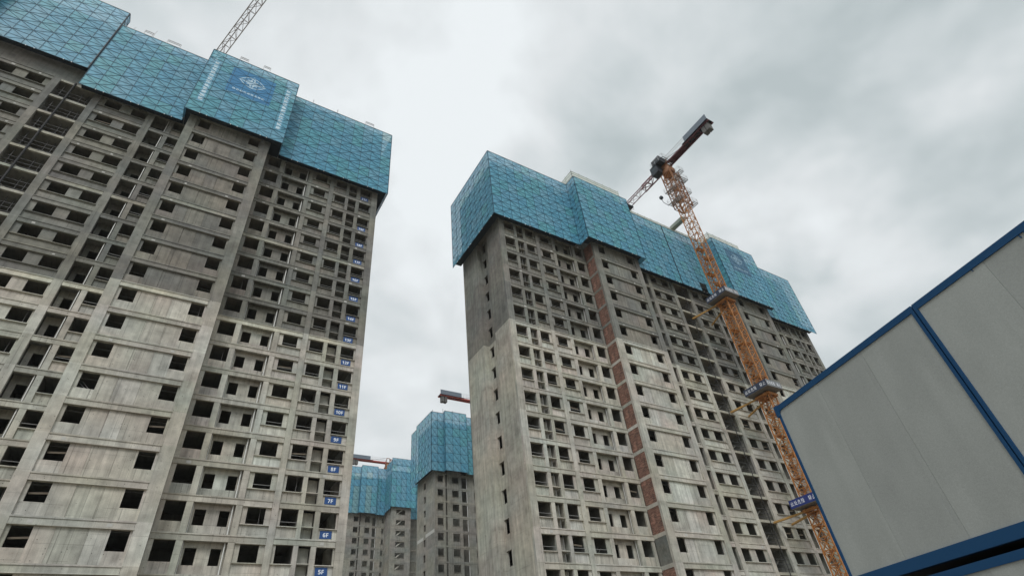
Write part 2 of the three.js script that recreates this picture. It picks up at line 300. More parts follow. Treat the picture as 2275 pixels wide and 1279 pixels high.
      if (seen(f(15.1), y + 1, 1)) {
        mesh('brick_infill', boxGeo(X(f(15.05)), X(f(15.25)), y, y + 2.57, -o.D + 0.0, -o.D + 1.74, org, 4), half ? M.render : brickM, slab);
        b('bay_side_band', 15.02, 15.25, 2.57, 2.95, 0.02, 1.74, t(15, 2));
      }
      b('bay_side_wall', 23.95, 24.2, 0, 2.95, 0.02, 1.74, t(24, 2));
      // pale mortar patches where the screens were anchored
      if (!lit || hash2(n, half, 91) < 0.3) for (const [s, ou] of [[2.2, 0.03], [8.3, 0.03], [13.6, 0.03], [17.2, 2.04], [22.0, 2.04], [29.2, 0.03], [32.0, 0.03]]) {
        if (hash2(n, s * 10 | 0, 93 + o.off) < 0.62) { const w = 0.16 + 0.2 * hash2(n, s * 10 | 0, 94), h = 0.14 + 0.12 * hash2(n, s * 10 | 0, 95), q = s + (hash2(n, s * 10 | 0, 96) - 0.5) * 0.8; b('mortar_patch', q, q + w, 2.5, 2.5 + h, ou - 0.04, ou + 0.012, M.patch); }
      }
    }
    // stair shaft in the middle: slab edge, guard rails, a flight of stairs
    B(slab, 'shaft_edge', 33.75, LEN - 33.75, y + 2.62, y + 2.94, -0.24, 0.01, M.paleEdge);
    if (seen(35.4, y + 1, 0)) {
      mesh('stair_flight', bar([X(34.1) - org.x, y + 0.1, -1.9], [X(36.6) - org.x, y + 1.6, -1.9], 0.16, 1.1), M.inner, slab);
      for (const h of [0.45, 0.95, 1.5]) B(slab, 'guard_rail', 33.8, LEN - 33.8, y + h, y + h + 0.045, -0.42, -0.375, M.tube);
      for (const s of [34.3, 34.9, 36.0, 36.6]) B(slab, 'scaffold_post', s, s + 0.045, y + 0.0, y + 2.6, -0.5 - (s * 10 % 3) * 0.3, -0.455 - (s * 10 % 3) * 0.3, M.tube);
    }
  }
  // riser that climbs past the shaft
  mesh('riser', pipe([X(35.75) - org.x, bot, 0.09], [X(35.75) - org.x, topY, 0.09], o.riser), M.cable, g);
  // blind end wall with a recess and slit windows
  for (const end of [0, 1]) {
    const e = end ? LEN : 0, sg = end ? -1 : 1, xi = s => X(e + sg * s);
    const W = (name, s0, s1, y0, y1, t0, t1, m) => { const [px, py] = pixelOf(xi(s0), (y0 + y1) / 2, -o.D - t0); if (px > -320 && px < 2600 && py > -260 && py < 1560) mesh(name, boxGeo(xi(s0), xi(s1), y0, y1, -o.D - t1, -o.D - t0, org, TILE, o.off + 3), m, g); };
    for (let n = o.nLo; n <= o.nHi; n++) {
      const y = fl(n), lit = n <= o.light, t = (k) => pick(lit ? ENDL : ENDD, k, n, 50 + o.off);
      W('end_panel', 0, 0.25, y + 0.012, y + 2.95, 0.25, 3.42, t(1)); W('end_panel', 0, 0.25, y + 0.012, y + 2.95, 6.28, 10.4, t(2));
      W('end_joint', 0.03, 0.2, y - 0.012, y + 0.011, 0.27, 3.4, M.inner); W('end_joint', 0.03, 0.2, y - 0.012, y + 0.011, 6.3, 10.38, M.inner);
      W('recess_panel', 0.78, 0.98, y, y + 2.95, 3.43, 5.2, t(3)); W('recess_panel', 0.78, 0.98, y, y + 0.92, 5.2, 6.02, t(4)); W('recess_panel', 0.78, 0.98, y + 2.34, y + 2.95, 5.2, 6.02, t(4)); W('recess_panel', 0.78, 0.98, y, y + 2.95, 6.02, 6.28, t(5));
      W('recess_return', 0.26, 0.98, y, y + 2.95, 6.29, 6.5, t(6)); W('recess_return', 0.26, 0.98, y, y + 2.95, 3.2, 3.41, t(7));
      W('slit_lintel', 0.72, 0.8, y + 2.34, y + 2.42, 5.12, 6.1, t(8));
    }
  }
  return g;
}
const towerA = tower({ x0: 14.95, dir: -1, D: 51.11, fl5: 11.44 + EYE, light: 12, nLo: 4, nHi: 21, rawTop: 75.2 + EYE, off: 5, pale: [16, 12], nichePipe: false, riser: 0.1,
  label: 'raw concrete tower block with blue floor number plates beside its end windows', group: 'concrete towers under construction' });
const towerB = tower({ x0: 29.65, dir: 1, D: 42.96, fl5: 11.28 + EYE, light: 13, nLo: 4, nHi: 19, rawTop: 68.0 + EYE, off: 11, pale: [], plastered: 5, bayRaise: 1.3, nichePipe: true, riser: 0.05,
  label: 'raw concrete tower block with brick bay sides and a blind end wall', group: 'concrete towers under construction' });

// ---------------------------------------------------------------- floor number plates
function plateTexture(text) {
  const c = document.createElement('canvas'); c.width = 128; c.height = 80; const k = c.getContext('2d');
  k.fillStyle = '#1d4a86'; k.fillRect(0, 0, 128, 80); k.fillStyle = '#eef2f8'; k.font = 'bold 58px sans-serif'; k.textAlign = 'center'; k.textBaseline = 'middle';
  k.fillText(text, 64, 43);
  const t = new THREE.CanvasTexture(c); t.colorSpace = THREE.SRGBColorSpace; return t;
}
for (let n = 5; n <= 21; n++) {
  if (n === 20) continue;
  const y = 11.44 + EYE + (n - 5) * FH + 0.12;
  const t = plateTexture(n + 'F'), m = mat(1, 1, 1, { map: t, roughness: 0.5 }), edge = M.blue;
  const o = shade(new THREE.Mesh(new THREE.BoxGeometry(1.04, 0.66, 0.03), [edge, edge, edge, edge, m, edge]));
  o.name = numbered('floor_number_plate'); o.position.set(13.2, y + 0.35, -51.11 - 0.12 + 0.015 + 0.003);
  o.userData = { label: `blue floor number plate reading ${n}F under an end window`, category: 'sign', group: 'floor number plates up the tower' };
  o.rotation.z = (hash2(n, 1, 55) - 0.5) * 0.05; o.position.x += (hash2(n, 2, 55) - 0.5) * 0.12;
  scene.add(o);
}

// ---------------------------------------------------------------- protective screens (climbing scaffold)
const geoCache = {};
function panelGeo(w, h) { const k = `p${w.toFixed(3)}_${h.toFixed(3)}`; return geoCache[k] ||= boxGeo(-w / 2 + 0.012, w / 2 - 0.012, -h / 2 + 0.012, h / 2 - 0.012, -0.015, 0.015, undefined, 4); }
function braceGeo(w, h, flip, style) {
  const k = `b${w.toFixed(3)}_${h.toFixed(3)}_${flip}_${style}`; if (geoCache[k]) return geoCache[k];
  const t = style === 'far' ? 0.065 : 0.05, z = 0.03, a = w / 2, c = h / 2, s = flip ? -1 : 1, l = [];
  l.push(bar([-a, -c, z], [-a, c, z], t, 0.024), bar([-a, -c, z], [a, -c, z], t, 0.024));
  if (style === 'far') l.push(bar([-a, -c, z], [a, c, z], t * 0.45, 0.03), bar([a, -c, z], [-a, c, z], t * 0.45, 0.031));
  else l.push(bar([-a, 0, z], [a, 0, z], t * 0.7, 0.02), bar([-a * s, -c, z], [a * s, 0, z], t * 0.85, 0.021), bar([a * s, 0, z], [-a * s, c, z], t * 0.85, 0.021), bar([-a, c, z], [a, c, z], t * 0.5, 0.022));
  return geoCache[k] = merge(l);
}
// one flat face of a screen from plan point a to b, outward to the side of (nx, nz)
function netFace(g, a, b, n, y0, y1, opt = {}) {
  const L = Math.hypot(b[0] - a[0], b[1] - a[1]), cols = Math.max(1, Math.round(L / (opt.cell || 1.5))), rows = opt.rows || 7, w = L / cols, h = (y1 - y0) / rows, turn = Math.atan2(n[0], n[1]);
  const list = opt.mats || NET, fade = opt.pale;
  for (let i = 0; i < cols; i++) for (let j = 0; j < rows; j++) {
    const t = (i + 0.5) / cols, x = a[0] + (b[0] - a[0]) * t, z = a[1] + (b[1] - a[1]) * t, y = y0 + (j + 0.5) * h;
    if (opt.hole && opt.hole.some(([hi, hj]) => hi === i && hj === j)) continue;
    const p = mesh('screen_panel', panelGeo(w, h), fade && fade(i, j) ? NETPALE[0] : pick(list, i + x, j + y, 7), g);
    p.position.set(x - g.position.x, y - g.position.y, z - g.position.z); p.rotation.y = turn + (hash2(i, j, 411) - 0.5) * 0.012; p.rotation.x = (hash2(i, j, 412) - 0.5) * 0.008;
    mesh('brace', braceGeo(w, h, (i & 1) === 1, opt.style || 'near'), opt.braceMat || M.brace, p);
  }
  const P = (x, y, z) => [x - g.position.x, y - g.position.y, z - g.position.z];
  mesh('end_post', bar(P(a[0] + n[0] * 0.03, y0, a[1] + n[1] * 0.03), P(a[0] + n[0] * 0.03, y1, a[1] + n[1] * 0.03), opt.post || 0.045), opt.post ? M.darkSteel : (opt.braceMat || M.brace), g);
  mesh('end_post', bar(P(b[0] + n[0] * 0.03, y0, b[1] + n[1] * 0.03), P(b[0] + n[0] * 0.03, y1, b[1] + n[1] * 0.03), opt.post || 0.045), opt.post ? M.darkSteel : (opt.braceMat || M.brace), g);
  mesh('top_rail', bar(P(a[0], y1 + 0.04, a[1]), P(b[0], y1 + 0.04, b[1]), 0.08), opt.topMat || M.rail, g);
  if (!opt.style) for (let q = 1.6; q < L; q += 3.4) for (const d of [0, 0.75]) { const t = (q + d) / L; if (t < 0.98) mesh('clip', boxGeo(-0.045, 0.045, -0.045, 0.04, -0.04, 0.04), M.clip, g).position.set(...P(a[0] + (b[0] - a[0]) * t + n[0] * 0.05, y0 - 0.05, a[1] + (b[1] - a[1]) * t + n[1] * 0.05)); }
}
function deck(g, x0, x1, yb, z0, z1, name = 'bottom_deck') { const y = yb + 0.85; mesh(name, boxGeo(x0, x1, y, y + 0.07, z0, z1, g.position, 4), M.deck, g); }
function hoops(g, x0, x1, y, z, seed) {
  const r = rng(seed);
  for (let x = x0 + 1 + r(); x < x1 - 1.4; x += 2.4 + r() * 2.6) {
    const P = (a, b) => [x + a - g.position.x, y + b - g.position.y, z - g.position.z];
    if (r() < 0.3) { mesh('stub_post', bar(P(0, 0), P(0.02, 0.9), 0.13), M.hoop, g); continue; }
    const w = 0.8 + r() * 1.0, h = 0.85 + r() * 0.25;
    mesh('guard_hoop', merge([bar(P(0, 0), P(0, h), 0.085), bar(P(0, h), P(w, h), 0.085), bar(P(w, h), P(w, 0.05), 0.085), bar(P(0, h - 0.3), P(w, h - 0.3), 0.07)]), M.hoop, g);
  }
}
const OFF = 1.3;
{ // left tower (A): plan in world x, facade at z = -51.11, bay front at -49.11
  const zf = -51.11 + OFF, zb = -49.11 + OFF, y0 = 60.3 + EYE, y1 = 74.2 + EYE, wall = -51.05, wallB = -49.05, cat = 'safety screen', grp = 'screens round the tower with number plates';
  let g = thing('climbing_screen', 'blue mesh screen round the top corner nearest the floor number plates', cat, [8.6, y0, zf], grp);
  netFace(g, [1.25, zf], [15.95, zf], [0, 1], y0, y1, { pale: (i, j) => i === 9 && j > 4 && (i + j) % 2 }); netFace(g, [15.98, zf], [15.98, zf - 12.6], [1, 0], y0, y1);
  deck(g, 1.25, 15.95, y0, wall, zf - 0.03); deck(g, 15.05, 15.95, y0, -62, wall - 0.02, 'side_deck'); hoops(g, 2, 15.5, y1, zf, 3);
  g = thing('climbing_screen', 'blue mesh screen with the square emblem banner between two slogan strips', cat, [-4.3, y0, zb], grp);
  netFace(g, [-9.85, zb], [1.22, zb], [0, 1], y0, y1); netFace(g, [1.22, zb - 0.03], [1.22, zf + 0.06], [1, 0], y0, y1); netFace(g, [-9.85, zb - 0.03], [-9.85, zf + 0.06], [-1, 0], y0, y1);
  deck(g, -9.8, 1.18, y0, wallB, zb - 0.03); deck(g, 0.0, 1.18, y0, wall + 0.02, wallB - 0.02, 'side_deck'); deck(g, -9.8, -9.3, y0, wall + 0.02, wallB - 0.02, 'side_deck'); hoops(g, -8.6, 0.8, y1, zb, 4);
  g = thing('climbing_screen', 'blue mesh screen between the stair shaft and the emblem screen', cat, [-15, y0, zf], grp);
  netFace(g, [-20.15, zf], [-9.9, zf], [0, 1], y0, y1); deck(g, -20.15, -9.9, y0, wall, zf - 0.03); hoops(g, -19.6, -10.4, y1, zf, 5);
  for (const [x, h] of [[-19.3, 1.2], [-17.2, 2.3]]) mesh('rod', bar([x - g.position.x, y1 - y0, -0.3], [x + 0.3 - g.position.x, y1 - y0 + h, -0.3], 0.045), M.hoop, g);
  g = thing('climbing_screen', 'blue mesh screen hoisted one storey above its neighbours past the stair shaft', cat, [-25.6, y0 + 3.15, zf], grp);
  netFace(g, [-31.0, zf], [-20.32, zf], [0, 1], y0 + 3.15, y1 + 3.15, { post: 0.09 }); netFace(g, [-20.29, zf - 0.03], [-20.29, wall + 0.05], [1, 0], y0 + 3.15, y1 + 3.15, { cell: 1.3 }); deck(g, -31, -20.32, y0 + 3.15, wall, zf - 0.03);
  g = thing('climbing_screen', 'blue mesh screen round the far bay of the tower with floor number plates', cat, [-36.5, y0 + 3.15, zb], grp);
  netFace(g, [-42.1, zb], [-31.05, zb], [0, 1], y0 + 3.15, y1 + 3.15); netFace(g, [-31.05, zb - 0.03], [-31.05, zf + 0.06], [1, 0], y0 + 3.15, y1 + 3.15); deck(g, -42.1, -31.05, y0 + 3.15, wallB, zb - 0.03);
}
function guardTop(g, x0, x1, y, z, h, ends = []) {   // pale mesh guard above a screen
  const P = (x, yy, zz) => [x - g.position.x, yy - g.position.y, zz - g.position.z];
  const run = (a, b) => {
    const L = Math.hypot(b[0] - a[0], b[1] - a[1]), n = Math.round(L / 1.6);
    for (const k of [0.35, 0.7, 1]) mesh('guard_bar', bar(P(a[0], y + h * k, a[1]), P(b[0], y + h * k, b[1]), 0.06), M.guardBar, g);
    for (let i = 0; i <= n; i++) { const t = i / n, x = a[0] + (b[0] - a[0]) * t, zz = a[1] + (b[1] - a[1]) * t; mesh('guard_post', bar(P(x, y, zz), P(x, y + h + 0.15 + 0.25 * hash2(i, L * 10 | 0, 6), zz), 0.05), M.guardBar, g); }
    for (let i = 0; i < n; i++) { const t = (i + 0.5) / n, w = L / n - 0.08, s = mesh('guard_sheet', geoCache['gs' + w.toFixed(2) + h] ||= new THREE.BoxGeometry(w, h - 0.1, 0.012), M.guard, g); s.position.set(...P(a[0] + (b[0] - a[0]) * t, y + h / 2, a[1] + (b[1] - a[1]) * t)); s.rotation.y = Math.atan2(-(b[1] - a[1]), b[0] - a[0]); }
  };
  run([x0, z], [x1, z]); for (const e of ends) run(...e);
}
{ // right tower (B): facade at z = -42.96, bay front at -40.96
  const S = s => 29.65 + s, zf = -42.96 + OFF, zb = -40.96 + OFF, y0 = 54.3 + EYE, y1 = 68.0 + EYE, wall = -42.9, wallB = -40.9, cat = 'safety screen', grp = 'screens round the tower with brick bays';
  let g = thing('climbing_screen', 'blue mesh screen wrapping the corner above the blind end wall', cat, [S(5), y0, zf], grp);
  const xe = S(-1.38);
  netFace(g, [xe, zf], [S(13.3), zf], [0, 1], y0, y1); netFace(g, [xe - 0.03, -54.1], [xe - 0.03, zf + 0.03], [-1, 0], y0, y1);
  deck(g, xe, S(13.3), y0, wall, zf - 0.03); deck(g, xe + 0.02, S(-0.06), y0, -54.1, wall - 0.02, 'side_deck');
  g = thing('climbing_screen', 'blue mesh screen on the bay with the brick side', cat, [S(19), y0, zb], grp);
  netFace(g, [S(13.35), zb], [S(24.55), zb], [0, 1], y0, y1); netFace(g, [S(13.33), zf + 0.06], [S(13.33), zb - 0.03], [-1, 0], y0, y1, { cell: 0.98 }); netFace(g, [S(24.56), zf + 0.06], [S(24.56), zb - 0.03], [1, 0], y0, y1);
  deck(g, S(13.4), S(24.5), y0, wallB, zb - 0.03); deck(g, S(13.4), S(14.95), y0, zf + 0.02, wallB - 0.02, 'side_deck'); deck(g, S(24.25), S(24.5), y0, zf + 0.02, wallB - 0.02, 'side_deck');
  guardTop(g, S(13.5), S(23.6), y1, zb - 0.35, 1.75, [[[S(13.5), zb - 0.35], [S(13.5), zb - 3.6]]]);
  g = thing('climbing_screen', 'blue mesh screen between the brick sided bay and the hoist shaft', cat, [S(29), y0, zf], grp);
  netFace(g, [S(24.62), zf], [S(34.55), zf], [0, 1], y0, y1); deck(g, S(24.62), S(34.55), y0, wall, zf - 0.03); guardTop(g, S(26.6), S(34.5), y1, zf - 0.3, 1.1);
  g = thing('climbing_screen', 'blue mesh screen with a missing panel directly behind the orange crane mast', cat, [S(40), y0, zf], grp);
  netFace(g, [S(34.65), zf], [S(45.6), zf], [0, 1], y0, y1, { post: 0.1, hole: [[3, 0], [6, 0]] }); deck(g, S(34.65), S(45.6), y0, wall, zf - 0.03); guardTop(g, S(34.7), S(44), y1, zf - 0.3, 1.1);
  mesh('chute', boxGeo(S(38.0), S(38.9), y1 + 1.0, y1 + 1.7, zf - 0.4, zf + 2.6, g.position), M.guardBar, g);
  g = thing('climbing_screen', 'blue mesh screen carrying the faded emblem banner beside the crane mast', cat, [S(51), y0, zb], grp);
  netFace(g, [S(45.65), zb], [S(57.3), zb], [0, 1], y0, y1); netFace(g, [S(45.63), zf + 0.06], [S(45.63), zb - 0.03], [-1, 0], y0, y1); deck(g, S(45.7), S(57.3), y0, wallB, zb - 0.03); deck(g, S(45.7), S(46.5), y0, zf + 0.02, wallB - 0.02, 'side_deck');
  guardTop(g, S(45.8), S(54.5), y1, zb - 0.35, 1.6, [[[S(45.8), zb - 0.35], [S(45.8), zb - 2.8]]]);
  g = thing('climbing_screen', 'blue mesh screen on the end of the tower behind the site cabins', cat, [S(64), y0, zf], grp);
  netFace(g, [S(57.35), zf], [S(71.6), zf], [0, 1], y0, y1); deck(g, S(57.35), S(71.6), y0, wall, zf - 0.03);
}

// ---------------------------------------------------------------- banners: lettering drawn as strokes, since the words are only half legible
const GLYPHS = {   // strokes on a unit square, y down
  ci: [[.05, .35, .05, .9], [.05, .9, .5, .78], [.28, .1, .28, .86], [.28, .45, .48, .45], [.62, .08, .62, .85], [.62, .85, .95, .85], [.95, .85, .95, .68], [.9, .3, .62, .48]],
  chu: [[.2, .08, .05, .4], [.15, .25, .48, .25], [.45, .25, .1, .85], [.15, .45, .5, .75], [.3, .8, .95, .9], [.7, .05, .7, .75], [.7, .35, .92, .5]],
  wei: [[.4, .05, .15, .3], [.35, .15, .7, .15], [.65, .15, .55, .32], [.15, .32, .9, .32], [.25, .32, .05, .92], [.4, .5, .75, .5], [.75, .5, .72, .7], [.42, .5, .42, .9], [.42, .9, .9, .9], [.9, .9, .9, .75]],
  xian: [[.08, .1, .08, .95], [.08, .1, .3, .1], [.3, .1, .18, .4], [.18, .4, .3, .6], [.65, .05, .4, .38], [.65, .05, .95, .38], [.5, .42, .82, .42], [.48, .55, .55, .8], [.66, .52, .68, .78], [.88, .52, .78, .85], [.4, .9, .95, .9]],
  jin: [[.05, .18, .45, .18], [.25, .03, .25, .45], [.25, .18, .05, .42], [.55, .18, .95, .18], [.75, .03, .75, .45], [.75, .18, .95, .42], [.2, .52, .8, .52], [.05, .66, .95, .66], [.5, .66, .5, .97], [.28, .75, .15, .92], [.72, .75, .87, .92]],
  zhi: [[.5, .05, .5, .9], [.5, .42, .85, .42], [.2, .4, .2, .9], [.05, .9, .95, .9]]
};
function drawGlyph(k, name, x, y, s, lw) { k.lineWidth = lw; k.lineCap = 'round'; k.beginPath(); for (const [a, b, c, d] of GLYPHS[name]) { k.moveTo(x + a * s, y + b * s); k.lineTo(x + c * s, y + d * s); } k.stroke(); }
function blurredGlyph(k, r, x, y, s) {   // a character too soft in the photograph to read: a few crossing strokes
  k.lineWidth = s * 0.19; k.lineCap = 'butt'; k.beginPath();
  for (let i = 0; i < 3; i++) { const yy = y + s * (0.15 + 0.33 * i + 0.06 * (r() - 0.5)); k.moveTo(x + s * 0.1 * r(), yy); k.lineTo(x + s * (0.9 + 0.1 * r()), yy + s * 0.05); }
  const n = 2 + (r() < 0.5); for (let i = 0; i < n; i++) { const xx = x + s * (0.15 + 0.7 * (i + 0.3 * r()) / n); k.moveTo(xx, y + s * 0.05); k.lineTo(xx + s * 0.1 * (r() - 0.5), y + s * 0.95); }
  k.stroke();
}
function banner(name, w, h, texture, parent, pos, label, category, back = M.navy) {
  const m = mat(1, 1, 1, { map: texture, roughness: 0.7 }), o = shade(new THREE.Mesh(new THREE.BoxGeometry(w, h, 0.008), [back, back, back, back, m, back]));
  o.name = parent === scene ? numbered(name) : name; o.position.set(...pos); parent.add(o);
  if (label) o.userData = { label, category };
  return o;
}
function canvasTex(w, h, draw) { const c = document.createElement('canvas'); c.width = w; c.height = h; draw(c.getContext('2d')); const t = new THREE.CanvasTexture(c); t.colorSpace = THREE.SRGBColorSpace; return t; }
function emblemTexture(bg, fg, seed) {
  return canvasTex(512, 540, k => {
    const r = rng(seed);
    k.fillStyle = bg; k.fillRect(0, 0, 512, 540);
    k.strokeStyle = fg; k.lineWidth = 13; k.beginPath(); k.moveTo(105, 205); k.quadraticCurveTo(255, -10, 405, 205); k.quadraticCurveTo(255, 420, 105, 205); k.stroke();
    k.fillStyle = fg; k.beginPath(); k.moveTo(255, 58); k.lineTo(292, 170); k.lineTo(425, 205); k.lineTo(292, 240); k.lineTo(255, 352); k.lineTo(218, 240); k.lineTo(85, 205); k.lineTo(218, 170); k.closePath(); k.fill();
    k.strokeStyle = bg; k.lineWidth = 9; k.beginPath(); k.moveTo(255, 75); k.lineTo(255, 335); k.moveTo(105, 205); k.lineTo(405, 205); k.stroke();
    k.strokeStyle = fg; k.lineWidth = 10; k.beginPath(); k.moveTo(195, 150); k.lineTo(315, 260); k.moveTo(315, 150); k.lineTo(195, 260); k.stroke();
    for (let i = 0; i < 9; i++) { k.strokeStyle = fg; blurredGlyph(k, r, 66 + i * 42, 428, 37); }
  });
}
function sloganTexture(bg, fg, seed, n) { return canvasTex(64, 64 * n + 16, k => { const r = rng(seed); k.fillStyle = bg; k.fillRect(0, 0, 64, 64 * n + 16); k.strokeStyle = fg; for (let i = 0; i < n; i++) blurredGlyph(k, r, 7, 14 + i * 64, 50); }); }
{
  const z = -47.81 + 0.0215, cat = 'banner';
  banner('emblem_banner', 5.36, 5.6, emblemTexture('#3a7fae', '#b4cfe0', 7), scene, [-4.22, 69.4 + EYE, z], 'square blue banner with a white star emblem on the bay screen', cat, M.blue);
  banner('slogan_banner', 0.72, 9.4, sloganTexture('#6aa6c4', '#c9dfea', 11, 12), scene, [-8.82, 67.2 + EYE, z], 'vertical strip of white characters between emblem banner and stair shaft side', cat, M.blue);
  banner('slogan_banner', 0.72, 9.4, sloganTexture('#6aa6c4', '#c9dfea', 12, 12), scene, [0.22, 67.2 + EYE, z], 'vertical strip of white characters beside the screen over the number plates', cat, M.blue);
  banner('emblem_banner', 5.2, 5.7, emblemTexture('#4a7390', '#93b2c6', 8), scene, [80.7, 63.7 + EYE, -39.66 + 0.0215], 'faded emblem banner on the screen beside the orange crane mast', cat, M.blue);
}

// ---------------------------------------------------------------- two towers farther off
function wallRun(g, floors, x0, x1, z, holes, mats, seed, depth = 0.25, lift = 0) {
  // storey by storey: a pier between any two openings, wall below and lintel above each
  for (const [n, y] of floors) {
    const m = k => pick(mats, k, n, seed); let x = x0, org = g.position;
    const slab = mesh('slab_band', boxGeo(x0, x1, y + 2.6, y + 2.95, z - depth, z + 0.03, org, TILE, seed), m(x0), g);
    const b = (name, a, c, y0, y1, za, zb, mm) => mesh(name, boxGeo(a, c, y0, y1, za, zb, org, TILE, seed), mm, slab);
    for (const [a, c, lo, hi, kind] of [...holes, [x1, x1]]) {
      if (a - x > 0.02) b('pier', x, a, y, y + 2.6, z - depth, z, m(a));
      if (c > a && kind !== 'groove') {
        if (lo > 0.05) { b('spandrel', a, c, y, y + lo, z - depth, z - 0.03, m(c)); b('sill', a - 0.12, c + 0.12, y + lo, y + lo + 0.06, z - depth, z + 0.05, m(a + 3)); }
        if (hi < 2.55) b('lintel', a, c, y + hi, y + 2.6, z - depth, z - 0.01, m(a + 7));
        if (kind === 'door') mesh('drain_pipe', pipe([c - 0.12 - org.x, y, z - 0.1 - org.z], [c - 0.12 - org.x, y + 2.6, z - 0.1 - org.z], 0.07, 6), M.pipe, slab);
        if (kind === 'stair') mesh('stair_flight', bar([a - 0.2 - org.x, y + lo - 0.2, z - 0.6 - org.z], [c - 0.8 - org.x, y + hi + 0.1, z - 0.6 - org.z], 0.28, 0.3), LIGHT[4], slab);
      }
      if (kind === 'groove') b('groove_back', a, c, y, y + 2.6, z - 1.2, z - 1.0, m(a));
      x = c;
    }
  }
}
const FAR = [[0.235, 0.23, 0.215], [0.255, 0.25, 0.23], [0.22, 0.22, 0.21]].map(c => concrete(...c));
{ // tower C
  const x0 = 49.08, x1 = 66, z = -105.97, sill = 42.79 + EYE, floors = []; for (let k = -1; k < 9; k++) floors.push([20 - k, sill - k * FH - 0.9]);
  const lo = floors[floors.length - 1][1], g = thing('tower_block', 'distant concrete tower with a pale stripe half seen behind the blind end wall', 'building', [58, 0, z], 'distant towers');
  wallRun(g, floors, x0, x1, z, [[x0 + 0.64, x0 + 1.95, 0.9, 2.35], [x0 + 2.5, x0 + 2.88, 0, 2.6, 'groove'], [x0 + 4.1, x0 + 5.66, 0.9, 2.35], [x0 + 6.4, x0 + 7.8, 0.0, 2.35, 'door'], [x0 + 9.4, x0 + 10.9, 0.9, 2.35], [x0 + 12, x0 + 13.5, 0.9, 2.35]], FAR, 3);
  for (const [n, y] of floors) {
    const e = (name, y0, y1, za, zb, m, xa = x0, xb = x0 + 0.25) => mesh(name, boxGeo(xa, xb, y0, y1, za, zb, g.position, TILE, 9), m, g);
    const m = n === 17 ? FAR[1] : pick(FAR, n, 2, 5);
    e('end_panel', y, y + 2.95, -110.7, z - 0.26, pick(FAR, n, 3, 4)); e('end_panel', y, y + 2.95, -115.0, -111.7, m);
    e('slit_wall', y, y + 0.9, -111.7, -110.7, m); e('slit_wall', y + 2.3, y + 2.95, -111.7, -110.7, m);
    if (n === 16) { e('pale_stripe', y + 2.5, y + 3.15, -110.6, z - 0.3, M.patch, x0 - 0.03, x0 - 0.005); e('pale_stripe', y + 2.35, y + 2.95, -114.9, -111.8, M.patch, x0 - 0.03, x0 - 0.005); }
  }
  mesh('rear_wall', boxGeo(x0, x1, 0, 57 + EYE, -115.3, -115.05, g.position), M.inner, g); mesh('side_wall', boxGeo(x1 - 0.2, x1, 0, 57 + EYE, -115, z - 0.3, g.position), M.inner, g);
  mesh('inner_wall', boxGeo(x0 + 0.4, x1 - 0.4, lo, 46 + EYE, -110.2, -110, g.position), M.inner, g); mesh('lower_storeys', boxGeo(x0, x1, 0, lo - 0.02, -115, z, g.position), FAR[0], g);
  mesh('raw_storeys', boxGeo(x0 + 0.1, x1 - 0.1, floors[0][1] + 2.97, 57 + EYE, -114.9, z - 0.1, g.position), FAR[2], g);
  const y0 = 44.7 + EYE, y1 = 58.4 + EYE, s = thing('climbing_screen', 'teal mesh screen folded round the distant tower behind the end wall', 'safety screen', [54, y0, z + 1.2], 'screens on the distant towers');
  const o = { style: 'far', rows: 7, cell: 1.8 };
  netFace(s, [x0 - 1.3, z + 1.2], [x0 + 1.7, z + 1.2], [0, 1], y0, y1, o); netFace(s, [x0 + 1.72, z + 1.25], [x0 + 1.72, z + 2.0], [-1, 0], y0, y1 + 0.3, o); netFace(s, [x0 + 1.7, z + 2.0], [x0 + 7.2, z + 2.0], [0, 1], y0, y1 + 0.3, o); netFace(s, [x0 + 7.25, z + 1.2], [x0 + 12, z + 1.2], [0, 1], y0, y1, o);
  netFace(s, [x0 - 1.33, -113.2], [x0 - 1.33, z + 1.2], [-1, 0], y0, y1, o); netFace(s, [x0 - 1.33, -116.2], [x0 - 1.33, -113.25], [-1, 0], y0 - 0.3, y1 - 0.8, o);
  deck(s, x0 - 1.3, x0 + 12, y0, z + 0.05, z + 1.15); deck(s, x0 + 1.75, x0 + 7.2, y0 - 0.02, z + 1.2, z + 1.95); deck(s, x0 - 1.3, x0 - 0.05, y0 - 0.01, -116, z, 'side_deck');
  for (const [x, h] of [[0.3, 2.2], [1.4, 1.6], [3.0, 2.9], [3.5, 2.6], [5.6, 2.8], [6.0, 2.4], [8.2, 2.2]]) mesh('starter_bar', bar([x0 + x - 54, y1 - y0 - 0.6, -3], [x0 + x - 54 + 0.04, y1 - y0 + h, -3], 0.07), M.rail, s);
}
